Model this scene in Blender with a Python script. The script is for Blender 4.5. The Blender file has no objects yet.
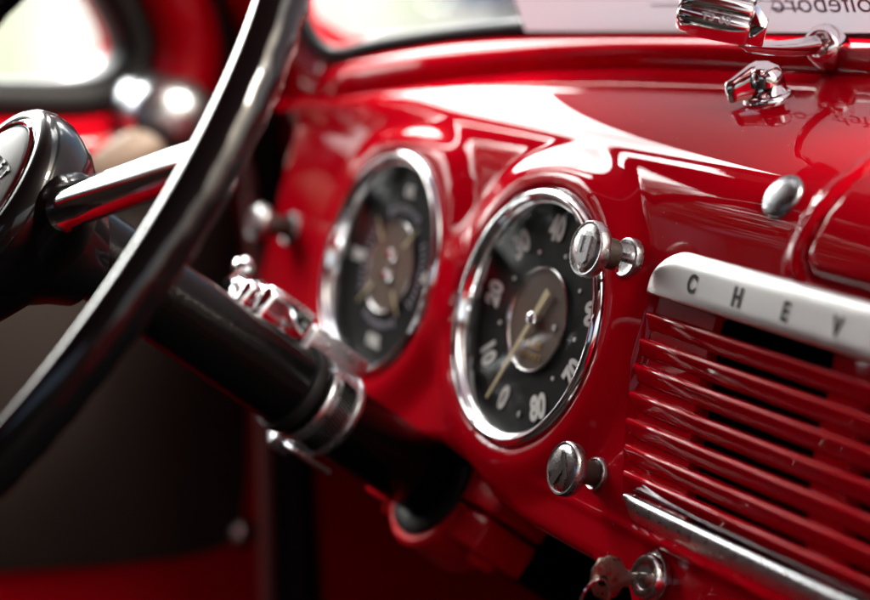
import bpy, bmesh, math, random
from mathutils import Vector, Matrix
from mathutils.bvhtree import BVHTree
random.seed(7)
SC = bpy.context.scene
COL = SC.collection
R = math.radians

# ------------------------------------------------------------------ camera frame (85 mm lens beside the passenger door)
FPX = 2054.0
AX = Vector((0.4753, -0.1784, -0.8615)); AY = Vector((0.8798, 0.0964, 0.4654)); AZ = Vector((0.0, 0.9792, -0.2028))
CAM = Vector((0.8366, -0.5076, 0.2118))
def ray(px, py):
    c = Vector(((px - 435) / FPX, (300 - py) / FPX, 1.0))
    return Vector((AX.dot(c), AY.dot(c), AZ.dot(c)))
def hit(px, py, axis, val):                     # where the sight line meets a world plane
    d = ray(px, py); t = (val - CAM[axis]) / d[axis]
    return CAM + d * t
def at_depth(px, py, depth):
    return CAM + ray(px, py) * depth
S16, C16 = math.sin(R(16)), math.cos(R(16))
NF = Vector((0, -C16, S16)); UF = Vector((0, S16, C16)); XF = Vector((1, 0, 0))
def FP(x, v, off=0.0):                          # point on the dash face: x along, v up the face, off proud of it
    return XF * x + UF * v + NF * off
def sm(a, b, t):
    t = max(0.0, min(1.0, (t - a) / (b - a))); return t * t * (3 - 2 * t)
def lerp(a, b, t): return a + (b - a) * t
def interp(pts, x):
    if x <= pts[0][0]: return pts[0][1]
    for (x0, y0), (x1, y1) in zip(pts, pts[1:]):
        if x <= x1: return lerp(y0, y1, (x - x0) / (x1 - x0))
    return pts[-1][1]

# ------------------------------------------------------------------ materials
MATS = {}
def mat(name, color, rough=0.5, metal=0.0, coat=0.0, bump=0.0, bscale=200.0, vary=0.0, vscale=30.0, rvary=0.0, spec=0.5, coat_rough=0.03):
    m = bpy.data.materials.new(name); m.use_nodes = True
    nt = m.node_tree; b = nt.nodes['Principled BSDF']
    b.inputs['Base Color'].default_value = (*color, 1); b.inputs['Roughness'].default_value = rough
    b.inputs['Metallic'].default_value = metal; b.inputs['Coat Weight'].default_value = coat
    b.inputs['Coat Roughness'].default_value = coat_rough; b.inputs['Specular IOR Level'].default_value = spec
    tc = nt.nodes.new('ShaderNodeTexCoord')
    if vary or rvary:
        n = nt.nodes.new('ShaderNodeTexNoise'); n.inputs['Scale'].default_value = vscale; n.inputs['Detail'].default_value = 6
        nt.links.new(tc.outputs['Object'], n.inputs['Vector'])
        if vary:
            mx = nt.nodes.new('ShaderNodeMix'); mx.data_type = 'RGBA'
            mx.inputs['A'].default_value = (*[c * (1 - vary) for c in color], 1); mx.inputs['B'].default_value = (*[min(1, c * (1 + vary)) for c in color], 1)
            nt.links.new(n.outputs['Fac'], mx.inputs['Factor']); nt.links.new(mx.outputs['Result'], b.inputs['Base Color'])
        if rvary:
            mr = nt.nodes.new('ShaderNodeMapRange'); mr.inputs['From Min'].default_value = .3; mr.inputs['From Max'].default_value = .7
            mr.inputs['To Min'].default_value = max(0, rough - rvary); mr.inputs['To Max'].default_value = rough + rvary
            nt.links.new(n.outputs['Fac'], mr.inputs['Value']); nt.links.new(mr.outputs['Result'], b.inputs['Roughness'])
    if bump:
        n2 = nt.nodes.new('ShaderNodeTexNoise'); n2.inputs['Scale'].default_value = bscale; n2.inputs['Detail'].default_value = 3
        nt.links.new(tc.outputs['Object'], n2.inputs['Vector'])
        bp = nt.nodes.new('ShaderNodeBump'); bp.inputs['Strength'].default_value = bump; bp.inputs['Distance'].default_value = .001
        nt.links.new(n2.outputs['Fac'], bp.inputs['Height']); nt.links.new(bp.outputs['Normal'], b.inputs['Normal'])
        if coat: nt.links.new(bp.outputs['Normal'], b.inputs['Coat Normal'])
    MATS[name] = m
    return m
RED = mat('red_paint', (0.52, 0.0010, 0.0100), .5, spec=.0, coat=1.0, bump=.022, bscale=60, rvary=.05, vscale=120, coat_rough=.02)
def weather(m, dust=.05):
    nt = m.node_tree; b = nt.nodes['Principled BSDF']; tc = next(n for n in nt.nodes if n.type == 'TEX_COORD')
    vo = nt.nodes.new('ShaderNodeTexVoronoi'); vo.inputs['Scale'].default_value = 260; nt.links.new(tc.outputs['Object'], vo.inputs['Vector'])
    sp_ = nt.nodes.new('ShaderNodeSeparateColor'); nt.links.new(vo.outputs['Color'], sp_.inputs[0])
    pick = nt.nodes.new('ShaderNodeMath'); pick.operation = 'GREATER_THAN'; pick.inputs[1].default_value = .93; nt.links.new(sp_.outputs[0], pick.inputs[0])
    sz = nt.nodes.new('ShaderNodeMath'); sz.operation = 'LESS_THAN'; sz.inputs[1].default_value = .10; nt.links.new(vo.outputs['Distance'], sz.inputs[0])
    mu = nt.nodes.new('ShaderNodeMath'); mu.operation = 'MULTIPLY'; nt.links.new(pick.outputs[0], mu.inputs[0]); nt.links.new(sz.outputs[0], mu.inputs[1])
    m2 = nt.nodes.new('ShaderNodeMath'); m2.operation = 'MULTIPLY'; m2.inputs[1].default_value = .55; nt.links.new(mu.outputs[0], m2.inputs[0])
    mx = nt.nodes.new('ShaderNodeMix'); mx.data_type = 'RGBA'; mx.inputs['A'].default_value = b.inputs['Base Color'].default_value[:]; mx.inputs['B'].default_value = (.55, .42, .40, 1)
    nt.links.new(m2.outputs[0], mx.inputs['Factor']); nt.links.new(mx.outputs['Result'], b.inputs['Base Color'])
    # faint smears change the gloss of the lacquer
    n = nt.nodes.new('ShaderNodeTexNoise'); n.inputs['Scale'].default_value = 14; n.inputs['Detail'].default_value = 8; n.inputs['Distortion'].default_value = 1.5
    mp = nt.nodes.new('ShaderNodeMapping'); mp.inputs['Scale'].default_value = (1, 3, 3); nt.links.new(tc.outputs['Object'], mp.inputs['Vector']); nt.links.new(mp.outputs[0], n.inputs['Vector'])
    r = nt.nodes.new('ShaderNodeMapRange'); r.inputs['From Min'].default_value = .45; r.inputs['From Max'].default_value = .75; r.inputs['To Min'].default_value = .012; r.inputs['To Max'].default_value = .04
    nt.links.new(n.outputs['Fac'], r.inputs['Value']); nt.links.new(r.outputs[0], b.inputs['Coat Roughness'])
    b.inputs['Coat IOR'].default_value = 1.34
weather(RED)
REDD = mat('red_cast_paint', (0.60, 0.002, 0.010), .5, coat=.35, bump=.5, bscale=420, coat_rough=.1, spec=.05)
COLBLACK = mat('black_column_paint', (0.002, 0.002, 0.002), .2, coat=.15, bump=.12, bscale=300, coat_rough=.06, spec=.15)
CHROME = mat('chrome', (0.86, 0.87, 0.88), .05, 1.0, rvary=.03, vscale=90)
CHROME_OLD = mat('worn_chrome', (0.62, 0.61, 0.60), .16, 1.0, bump=.25, bscale=600, rvary=.08, vscale=400)
SATIN = mat('satin_nickel', (0.45, 0.45, 0.45), .3, 1.0, bump=.12, bscale=900, rvary=.08, vscale=350)
STEEL = mat('brushed_steel', (0.60, 0.62, 0.64), .3, 1.0, bump=.08, bscale=900, rvary=.06, vscale=300)
ALU = mat('satin_trim', (0.80, 0.81, 0.80), .36, 1.0, bump=.05, bscale=700, rvary=.05, vscale=250)
DARKTRIM = mat('grey_trim', (0.42, 0.42, 0.43), .3, 1.0, bump=.05, bscale=700)
BLACK = mat('black_enamel', (0.003, 0.003, 0.0035), .3, coat=.7, bump=.02, bscale=150, spec=.15)
WHEELBLACK = mat('black_wheel_plastic', (0.003, 0.003, 0.0035), .12, coat=.4, coat_rough=.03, spec=.35)
RUBBER = mat('black_rubber', (0.006, 0.006, 0.0065), .5, spec=.25, bump=.3, bscale=500)
DARK = mat('dark_cavity', (0.004, 0.004, 0.004), .9, spec=.1)
BROWNK = mat('brown_plastic', (0.035, 0.022, 0.016), .5, bump=.2, bscale=600)
CARD = mat('brown_door_card', (0.026, 0.016, 0.012), .75, bump=.4, bscale=300, vary=.15, vscale=20)
BEIGE = mat('beige_grip', (0.36, 0.27, 0.21), .5, vary=.1)
LINER = mat('red_roof_paint', (0.22, 0.004, 0.010), .45, bump=.2)
FLOOR = mat('floor_mat', (0.012, 0.012, 0.012), .8, bump=.5)
DIAL = mat('dial_black', (0.006, 0.0055, 0.0055), .6, spec=.12, bump=.15, bscale=500)
TAN = mat('dial_tan', (0.15, 0.105, 0.08), .5, spec=.2, vary=.1, vscale=80, bump=.1)
IVORY = mat('numeral_white', (0.86, 0.85, 0.80), .6)
CREAM = mat('needle_cream', (0.72, 0.62, 0.36), .5)
GOLD = mat('gold_ink', (0.55, 0.36, 0.10), .45)
INK = mat('black_ink', (0.03, 0.03, 0.03), .5)
LILAC = mat('faded_print', (0.42, 0.38, 0.45), .8)
PAPER = mat('white_paper', (0.66, 0.63, 0.70), .7, bump=.3, bscale=60)
_nt = PAPER.node_tree; _tr = _nt.nodes.new('ShaderNodeBsdfTranslucent'); _tr.inputs['Color'].default_value = (.62, .59, .66, 1)
_ms = _nt.nodes.new('ShaderNodeMixShader'); _ms.inputs['Fac'].default_value = .22
_nt.links.new(_nt.nodes['Principled BSDF'].outputs[0], _ms.inputs[1]); _nt.links.new(_tr.outputs[0], _ms.inputs[2])
_nt.links.new(_ms.outputs[0], _nt.nodes['Material Output'].inputs['Surface'])
BRASSKEY = mat('old_key_metal', (0.36, 0.31, 0.25), .3, 1.0, bump=.12, bscale=500, rvary=.1, vscale=300)
def glassmat(name, ior=1.5, tint=(1, 1, 1), graze=1.0):
    m = bpy.data.materials.new(name); m.use_nodes = True; nt = m.node_tree
    nt.nodes.remove(nt.nodes['Principled BSDF'])
    t = nt.nodes.new('ShaderNodeBsdfTransparent'); t.inputs['Color'].default_value = (*tint, 1)
    g = nt.nodes.new('ShaderNodeBsdfGlossy'); g.inputs['Roughness'].default_value = .01
    ge = nt.nodes.new('ShaderNodeNewGeometry'); dp = nt.nodes.new('ShaderNodeVectorMath'); dp.operation = 'DOT_PRODUCT'
    nt.links.new(ge.outputs['Normal'], dp.inputs[0]); nt.links.new(ge.outputs['Incoming'], dp.inputs[1])
    prev = dp.outputs['Value']; f0 = ((ior - 1) / (ior + 1)) ** 2 * 1.2       # two faces of a thin pane, Schlick's curve
    for op, v in (('ABSOLUTE', None), ('SUBTRACT', 1.0), ('POWER', 5.0), ('MULTIPLY', (1 - f0) * graze), ('ADD', f0)):
        q = nt.nodes.new('ShaderNodeMath'); q.operation = op
        if op == 'SUBTRACT': q.inputs[0].default_value = 1.0; nt.links.new(prev, q.inputs[1])
        else:
            nt.links.new(prev, q.inputs[0])
            if v is not None: q.inputs[1].default_value = v
        prev = q.outputs[0]
    x = nt.nodes.new('ShaderNodeMixShader')
    nt.links.new(prev, x.inputs[0]); nt.links.new(t.outputs[0], x.inputs[1]); nt.links.new(g.outputs[0], x.inputs[2])
    nt.links.new(x.outputs[0], nt.nodes['Material Output'].inputs['Surface'])
    return m
GLASS = glassmat('window_glass', 1.3, (.95, .97, .96), .3)
LENS = glassmat('gauge_glass', 1.22, (.97, .97, .97), .4)

# ------------------------------------------------------------------ object helpers
def link(name, bm, m, parent=None, smooth=True, angle=40):
    me = bpy.data.meshes.new(name); bm.normal_update(); bm.to_mesh(me); bm.free()
    if smooth:
        for p in me.polygons: p.use_smooth = True
        me.set_sharp_from_angle(angle=R(angle))
    me.materials.append(m)
    o = bpy.data.objects.new(name, me); COL.objects.link(o)
    if parent:
        o.parent = parent; o.matrix_parent_inverse = parent_inv(parent)
    return o
def parent_inv(p):
    M = p.matrix_basis.copy(); q = p.parent
    if q: M = q.matrix_basis @ M if False else M
    return M.inverted()
def thing(name, label, cat, loc=(0, 0, 0), group=None):
    o = bpy.data.objects.new(name, None); o.empty_display_size = .02; COL.objects.link(o)
    o.location = loc; o['label'] = label; o['category'] = cat
    if group: o['group'] = group
    return o
def tag(o, label, cat, group=None):
    o['label'] = label; o['category'] = cat
    if group: o['group'] = group
    return o
def frame_of(axis, up=(0, 0, 1)):
    z = Vector(axis).normalized(); u = Vector(up)
    x = u.cross(z)
    if x.length < 1e-4: x = Vector((1, 0, 0)).cross(z)
    x.normalize(); y = z.cross(x)
    return x, y, z
def lathe(bm, o, axis, prof, seg=64, up=(0, 0, 1), sx=1.0):
    x, y, z = frame_of(axis, up); o = Vector(o); rings = []
    for r, h in prof:
        if r < 1e-6: rings.append([bm.verts.new(o + z * h)])
        else: rings.append([bm.verts.new(o + z * h + (x * math.cos(2 * math.pi * k / seg) * sx + y * math.sin(2 * math.pi * k / seg)) * r) for k in range(seg)])
    for a, b in zip(rings, rings[1:]):
        for k in range(seg):
            k2 = (k + 1) % seg
            if len(a) == 1 and len(b) == 1: continue
            if len(a) == 1: bm.faces.new((a[0], b[k], b[k2]))
            elif len(b) == 1: bm.faces.new((a[k], b[0], a[k2]))
            else: bm.faces.new((a[k], b[k], b[k2], a[k2]))
    return bm
def tube(bm, pts, rad, seg=16, closed=False, caps=True):
    pts = [Vector(p) for p in pts]; n = len(pts); rings = []
    t0 = (pts[1] - pts[0]).normalized(); x, y, _ = frame_of(t0)
    for i, p in enumerate(pts):
        a = pts[i - 1] if (i or closed) else p; b = pts[(i + 1) % n] if (i < n - 1 or closed) else p
        t = (b - a).normalized()
        x = (x - t * x.dot(t)).normalized(); y = t.cross(x)
        r = rad(i / max(1, n - 1)) if callable(rad) else rad
        rings.append([bm.verts.new(p + (x * math.cos(2 * math.pi * k / seg) + y * math.sin(2 * math.pi * k / seg)) * r) for k in range(seg)])
    m = n if closed else n - 1
    for i in range(m):
        a, b = rings[i], rings[(i + 1) % n]
        for k in range(seg): bm.faces.new((a[k], a[(k + 1) % seg], b[(k + 1) % seg], b[k]))
    if caps and not closed:
        bm.faces.new(rings[0][::-1]); bm.faces.new(rings[-1])
    return bm
def box(bm, c, ax, ay, az, sx, sy, sz, bevel=0.0, seg=3):
    c = Vector(c); vs = []
    for i in (-1, 1):
        for j in (-1, 1):
            for k in (-1, 1): vs.append(bm.verts.new(c + ax * (i * sx / 2) + ay * (j * sy / 2) + az * (k * sz / 2)))
    fs = [bm.faces.new([vs[i] for i in q]) for q in ((0, 1, 3, 2), (4, 6, 7, 5), (0, 4, 5, 1), (2, 3, 7, 6), (0, 2, 6, 4), (1, 5, 7, 3))]
    if bevel:
        es = list({e for f in fs for e in f.edges})
        bmesh.ops.bevel(bm, geom=es, offset=bevel, segments=seg, affect='EDGES', profile=.5)
    return bm
def prism(bm, pts, d, bevel=0.0):
    """closed polygon of 3-D points pushed along d"""
    d = Vector(d); a = [bm.verts.new(Vector(p)) for p in pts]; b = [bm.verts.new(Vector(p) + d) for p in pts]
    f0 = bm.faces.new(a[::-1]); f1 = bm.faces.new(b); n = len(a)
    for k in range(n): bm.faces.new((a[k], a[(k + 1) % n], b[(k + 1) % n], b[k]))
    bmesh.ops.recalc_face_normals(bm, faces=bm.faces)
    if bevel:
        es = list(f0.edges) + list(f1.edges)
        bmesh.ops.bevel(bm, geom=es, offset=bevel, segments=2, affect='EDGES', profile=.5)
    return bm
def loft(bm, rows, close=False):
    vr = [[bm.verts.new(p) for p in r] for r in rows]
    for a, b in zip(vr, vr[1:]):
        n = len(a)
        for k in range(n if close else n - 1): bm.faces.new((a[k], a[(k + 1) % n], b[(k + 1) % n], b[k]))
    return vr
def catmull(pts, sub=6):
    P = [Vector(p) for p in pts]; out = []
    for i in range(len(P) - 1):
        p0 = P[max(0, i - 1)]; p1 = P[i]; p2 = P[i + 1]; p3 = P[min(len(P) - 1, i + 2)]
        for s in range(sub):
            t = s / sub
            out.append(.5 * ((2 * p1) + (p2 - p0) * t + (2 * p0 - 5 * p1 + 4 * p2 - p3) * t * t + (3 * p1 - p0 - 3 * p2 + p3) * t ** 3))
    out.append(P[-1]); return out
def text_bm(s, size, o, ax, ay, extrude=.0003, bold=0.0, xscale=1.0, mirror=False, spacing=1.0, align='CENTER'):
    cu = bpy.data.curves.new('lettering', 'FONT'); cu.body = s; cu.size = size; cu.extrude = extrude; cu.offset = bold
    cu.align_x = align; cu.align_y = 'CENTER'; cu.space_character = spacing; cu.resolution_u = 4
    ob = bpy.data.objects.new('lettering', cu); COL.objects.link(ob)
    me = bpy.data.meshes.new_from_object(ob.evaluated_get(bpy.context.evaluated_depsgraph_get()))
    bpy.data.objects.remove(ob); bpy.data.curves.remove(cu)
    ax = Vector(ax).normalized(); ay = Vector(ay).normalized(); az = ax.cross(ay); o = Vector(o)
    bm = bmesh.new(); bm.from_mesh(me); bpy.data.meshes.remove(me)
    for v in bm.verts:
        c = v.co.copy(); v.co = o + ax * (c.x * xscale * (-1 if mirror else 1)) + ay * c.y + az * c.z
    return bm
def merge(dst, src):
    me = bpy.data.meshes.new('m'); src.to_mesh(me); src.free(); dst.from_mesh(me); bpy.data.meshes.remove(me)
def disc(bm, o, axis, r, seg=64):
    x, y, z = frame_of(axis); o = Vector(o)
    bm.faces.new([bm.verts.new(o + (x * math.cos(2 * math.pi * k / seg) + y * math.sin(2 * math.pi * k / seg)) * r) for k in range(seg)])
    return bm

# ================================================================== DASHBOARD
XMID = 0.337                                    # centre line of the cab
GAUGES = [(-0.1563, 0.0), (0.0, 0.0)]
CREASE = [(-.36, .012, .070), (-.277, .021, .080), (-.224, .036, .090), (-.18, .064, .100), (-.112, .086, .1085), (-.043, .103, .114), (.086, .129, .120), (XMID, .165, .124)]
def crease(x):
    if x > XMID: x = 2 * XMID - x
    return interp([(a, b) for a, b, c in CREASE], x), interp([(a, c) for a, b, c in CREASE], x)
def crease_s(x, w=.05):                         # softened
    ys = zs = 0
    for k in range(-3, 4):
        y, z = crease(x + k * w / 3); ys += y; zs += z
    return ys / 7, zs / 7
def grille_left(v): return .0905 + .0165 * (max(0.0, -v) / .06) ** 1.6
def v_bottom(x):
    if x > XMID: x = 2 * XMID - x
    return interp([(-.33, -.07), (-.22, -.076), (-.156, -.084), (-.10, -.076), (-.06, -.070), (-.03, -.074), (0., -.084), (.03, -.087), (.09, -.088), (.118, -.094), (.14, -.118), (.2, -.122)], x)
def bez(p0, p1, p2, p3, t):
    u = 1 - t; return p0 * u ** 3 + p1 * 3 * u * u * t + p2 * 3 * u * t * t + p3 * t ** 3
VT = .062
LID = (.180, 2 * XMID - .180)                              # ash tray lid on the shoulder of the dash
def lid_dist(x, s):                             # signed distance to the rounded outline of the lid (s runs up the shoulder in metres)
    s0, s1, r = .0535, .135, .012
    lean = (s - s0) * .16                       # its ends lean inwards
    x0, x1 = LID[0] + lean, LID[1] - lean
    cx = max(x0 + r - x, x - (x1 - r)); cy = max(s0 + r - s, s - (s1 - r))
    if cx > 0 and cy > 0: return math.hypot(cx, cy) - r
    return max(cx, cy) - r
def dash_point(x, k):
    """k: ('u',t) return under the edge, ('f',t) flat face, ('c',t) shoulder"""
    kind, t = k; vb = v_bottom(x)
    if kind == 'u':
        p = FP(x, vb, 0) ; a = t * math.pi / 2
        q = p + UF * (-.008 * math.sin(a)) - NF * (.008 * (1 - math.cos(a)))
        if t > 1: q = p + UF * -.008 - NF * (.008 + (t - 1) * .05)
        return q, vb
    if kind == 'f':
        v = lerp(vb, VT, t)
        return FP(x, v), v
    yc, zc = crease_s(x)
    T = FP(0, VT); C = Vector((0, yc, zc))
    L = (C - T).length
    H1 = T + UF * (.36 * L); H2 = C - Vector((0, math.cos(R(13)), math.sin(R(13)))) * (.42 * L)
    p = bez(T, H1, H2, C, t); p.x = x
    return p, VT + t * L
def face_off(x, v):
    o = 0.0
    for gx, gv in GAUGES:
        r = math.hypot(x - gx, v - gv)
        o += .0075 * sm(.094, .069, r) if r < .1 else 0
        o -= .004 * sm(.0665, .060, r)
    return min(o, .009)
ks = [('u', 2.0), ('u', 1.5)] + [('u', i / 6) for i in range(6, 0, -1)]
NFACE, NC = 86, 60
ks += [('f', i / NFACE) for i in range(NFACE)] + [('c', i / NC) for i in range(NC + 1)]
xs = []
x = -.31
while x < .30: xs.append(round(x, 4)); x += .0018
while x < .985: xs.append(round(x, 4)); x += .008
# snap some columns to the grille's own edges
SLOT0, POST0, POST1 = .0430, .1255, .1455       # distances from the grille's left edge
for target in (.0905, .0905 + SLOT0, .0905 + POST0, .0905 + POST1):
    i = min(range(len(xs)), key=lambda q: abs(xs[q] - target)); xs[i] = target
def surf(x, k):
    p, v = dash_point(x, k); off = 0.0
    if k[0] == 'f':
        sh = (grille_left(v) - .0905) * sm(.055, .0905, x) * sm(.40, .26, x)
        p = p + XF * sh
        off = face_off(p.x, v)
        if x >= .0905 - 1e-5 and x <= .60 and -.0605 < v < .042: off -= .0022
        if v < -.074 and x > .1: off -= .004 * sm(-.074, -.080, v) * sm(.1, .115, x)
        if abs(v + .0735) < .003 and x > .03: off += .0012 * math.cos((v + .0735) / .003 * math.pi / 2) * sm(.03, .05, x)
        d = lid_dist(p.x, v)
        off += -.0034 * max(0, 1 - abs(d) / .0042) + .0012 * sm(.012, .004, d) * sm(.0, .004, d) * sm(.0505, .053, v) + .0012 * sm(.0, -.006, d)
        p = p + NF * off
    elif k[0] == 'c':
        # normal of the shoulder by difference
        a, _ = dash_point(x, (k[0], max(0, k[1] - .01))); b, _ = dash_point(x, (k[0], min(1, k[1] + .01)))
        tv = (b - a).normalized(); nn = Vector((0, -tv.z, tv.y))
        d = lid_dist(x, v)
        off = face_off(x, v) * sm(.35, .0, k[1])
        off += -.0034 * max(0, 1 - abs(d) / .0042) ** 1.0 + .0012 * sm(.012, .004, d) * sm(.0, .004, d) + .0012 * sm(.0, -.006, d)
        p = p + nn * off
    elif k[0] == 'u' and x > .1: p = p - NF * .004 * sm(.1, .115, x)
    return p, v
left_rows = []                                  # the far end rolls forward to the pillar
for a in (2.0, 1.0, .75, .5, .25):
    left_rows.append(a)
bm = bmesh.new(); lid_bm = bmesh.new(); grid = []; vv = []
for a in left_rows:
    row = []; rv = []
    for k in ks:
        p, v = surf(-.31, k)
        ang = min(1, a) * math.pi / 2; r = .02
        q = p + Vector((-r * math.sin(ang), r * (1 - math.cos(ang)) + (a - 1) * .2 * (a > 1), 0))
        row.append(q); rv.append(v)
    grid.append(row); vv.append(rv)
for x in xs:
    row = []; rv = []
    for k in ks:
        p, v = surf(x, k); row.append(p); rv.append(v)
    grid.append(row); vv.append(rv)
nl = len(left_rows); XS = [None] * nl + xs
verts = [[bm.verts.new(p) for p in row] for row in grid]
lidcache = {}
def lidv(i, j):
    if (i, j) not in lidcache: lidcache[(i, j)] = lid_bm.verts.new(grid[i][j])
    return lidcache[(i, j)]
for i in range(len(grid) - 1):
    for j in range(len(ks) - 1):
        c = (grid[i][j] + grid[i + 1][j + 1]) / 2; v = (vv[i][j] + vv[i + 1][j + 1]) / 2
        if ks[j][0] == 'f' and XS[i] is not None:
            if any(math.hypot(c.x - gx, v - gv) < .0595 for gx, gv in GAUGES): continue
            xm = (XS[i] + XS[i + 1]) / 2 - .0905
            if -.060 < v < .0275 and ((SLOT0 < xm < POST0) or (POST1 < xm < .35 + SLOT0)): continue
        f = (i, i + 1)
        if XS[i] is not None and v > .05 and lid_dist((XS[i] + XS[i + 1]) / 2, v) < 0:
            lid_bm.faces.new((lidv(i, j), lidv(i + 1, j), lidv(i + 1, j + 1), lidv(i, j + 1)))
        else:
            bm.faces.new((verts[i][j], verts[i + 1][j], verts[i + 1][j + 1], verts[i][j + 1]))
bmesh.ops.delete(bm, geom=[v for v in bm.verts if not v.link_faces], context='VERTS')
BVH_bm = bm.copy(); merge(BVH_bm, lid_bm.copy()); DASH = BVHTree.FromBMesh(BVH_bm); BVH_bm.free()
def on_dash(px, py):
    d = ray(px, py).normalized(); loc, n, i, dist = DASH.ray_cast(CAM, d)
    if n.dot(d) > 0: n = -n
    return loc, n
dash = thing('dashboard', 'glossy red painted truck dashboard with two round gauges and ribbed grille', 'dashboard')
o = link('dash_panel', bm, RED, dash, angle=50)
sol = o.modifiers.new('thick', 'SOLIDIFY'); sol.thickness = .0012; sol.offset = -1 
o = link('ashtray_lid', lid_bm, RED, dash, angle=50)

# grille bars, post edges, trims
RIBV = [.0194, .0074, -.0043, -.0166, -.0284, -.0398, -.0508]
def gx(v, d, mirror=False):
    x = grille_left(v) + d
    return 2 * XMID - x if mirror else x
for k, rv in enumerate(RIBV):
    b = bmesh.new()
    prof = [(.0014, -.004), (.0014, .0014), (.0011, .0026), (.0004, .0033), (-.0005, .0034), (-.0014, .0029), (-.0040, .0006), (-.0058, -.0006), (-.0062, -.002), (-.0052, -.0042)]
    prof = [(a * (.97 if a > -.0001 else 1.24), q * (1 if q < 0 else 1.15)) for a, q in prof]
    rows = []
    stations = [0.0004, .0008, .002, SLOT0 - .004, SLOT0 + .004] + [SLOT0 + .01 + i * .01 for i in range(40)]
    xr = 2 * XMID - grille_left(rv)
    for d in stations:
        xq = grille_left(rv) + d
        if xq > xr - .001: break
        # ridge is narrow over the solid end, a full blade over the slots
        w = lerp(.9, 1, sm(SLOT0 - .010, SLOT0 + .010, d)); sc = lerp(.3, 1, sm(0, .0016, d))
        rows.append([FP(grille_left(rv + a) + d, rv + (a if a > 0 else a * w), (q * sc if q > 0 else q)) for a, q in prof])
    rows.append([FP(xr, rv + a, q) for a, q in prof])
    vr = loft(b, rows, close=True); b.faces.new(vr[0][::-1]); b.faces.new(vr[-1])
    bmesh.ops.recalc_face_normals(b, faces=b.faces)
    link('grille_bar', b, RED, dash, angle=60)
# sheet lips of the slot ends and the post between the slots
edges = [.0275] + RIBV
for nm_, d0, d1 in (('grille_end_panel', SLOT0 - .003, SLOT0 + .0012), ('grille_post', POST0 - .0012, POST1 + .0012)):
    b = bmesh.new()
    box(b, FP(grille_left(-.016) + (d0 + d1) / 2 + .001, -.016, -.0065), (XF), (UF - XF * .17).normalized(), NF, d1 - d0, .088, .004)
    for top, rv in zip(edges, edges[1:] + [-.0605]):
        lo = rv + .0012; hi = top - (.0036 if top != .0275 else .0)
        if hi - lo < .002: continue
        c = (lo + hi) / 2; pts = [(d0, lo), (d1, lo), (d1, hi), (d0, hi)]
        rows = [[FP(grille_left(c) + d, v, -.006) for d, v in pts], [FP(grille_left(c) + d, v, -.0030) for d, v in pts], [FP(grille_left(c) + lerp(d, (d0 + d1) / 2, .12), lerp(v, c, .10), -.0018) for d, v in pts]]
        vr = loft(b, rows, close=True); b.faces.new(vr[-1])
    bmesh.ops.recalc_face_normals(b, faces=b.faces)
    link(nm_, b, RED, dash, angle=35)
b = bmesh.new()
rows = []
for v in (.034, -.064):
    pass
box(b, FP(XMID + .004, -.016, -.035), XF, UF, NF, .5, .11, .06)
bmesh.ops.delete(b, geom=[max(b.faces, key=lambda f: f.calc_center_median().dot(NF))], context='FACES')
link('speaker_cavity', b, DARK, dash, smooth=False)
# upper satin trim with the engraved name
b = bmesh.new()
def trim_top(x):
    d = min(x - .0875, 2 * XMID - .0875 - x); a = .0235
    return .0285 + (.0225 * math.sqrt(max(0, 1 - (1 - min(1, d / a)) ** 2)) if d < a else .0225)
tx = [.0877 + .0235 * (i / 14) ** 1.6 for i in range(15)] + [.113 + i * .012 for i in range(1, 36)]
tx = sorted(set([round(q, 5) for q in tx if q < XMID] + [round(2 * XMID - q, 5) for q in tx if q < XMID] + [XMID]))
rows = []
for x in tx:
    vt = trim_top(x); e = min(x - .0875, 2 * XMID - .0875 - x); row = []
    hmax = .0068
    for v0, f in [(.0285, -.4), (.0285, .45), (.0285, .78), (.0289, .93), (.0296, 1.0)]: row.append((min(v0, vt), f))
    for q in (.2, .45, .60, .66, .72, .79, .86, .92, .97, 1.0):
        f = 1.0 if q < .62 else math.sqrt(max(0, 1 - ((q - .62) / .40) ** 2))
        row.append((lerp(.0296, vt, q) if vt > .0296 else vt, f))
    row.append((vt, -.4))
    el = .25 + .75 * math.sqrt(max(0, 1 - (1 - min(1, e / .010)) ** 2))
    rows.append([FP(x, v, f * hmax * (el if f > 0 else 1)) for v, f in row])
vr = loft(b, rows); bmesh.ops.recalc_face_normals(b, faces=b.faces)
strip = link('name_strip', b, ALU, dash, angle=60)
b = bmesh.new()
for k, ch in enumerate('CHEVROLET'):
    t = text_bm(ch, .0112, FP(.1235 + k * .0324, .0378, .00695), XF, UF, .0002, bold=.0004, xscale=.80); merge(b, t)
link('lettering', b, INK, strip, smooth=False)
b = bmesh.new()
for k, ch in enumerate('CHEVROLET'):
    merge(b, text_bm(ch, .0112, FP(.1235 + k * .0324 + .00012, .0378 - .00016, .00683), XF, UF, .0002, bold=.00062, xscale=.80))
link('letter_highlight', b, STEEL, strip, smooth=False)  # highlight on the letter edges, built in as an offset steel copy
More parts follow.
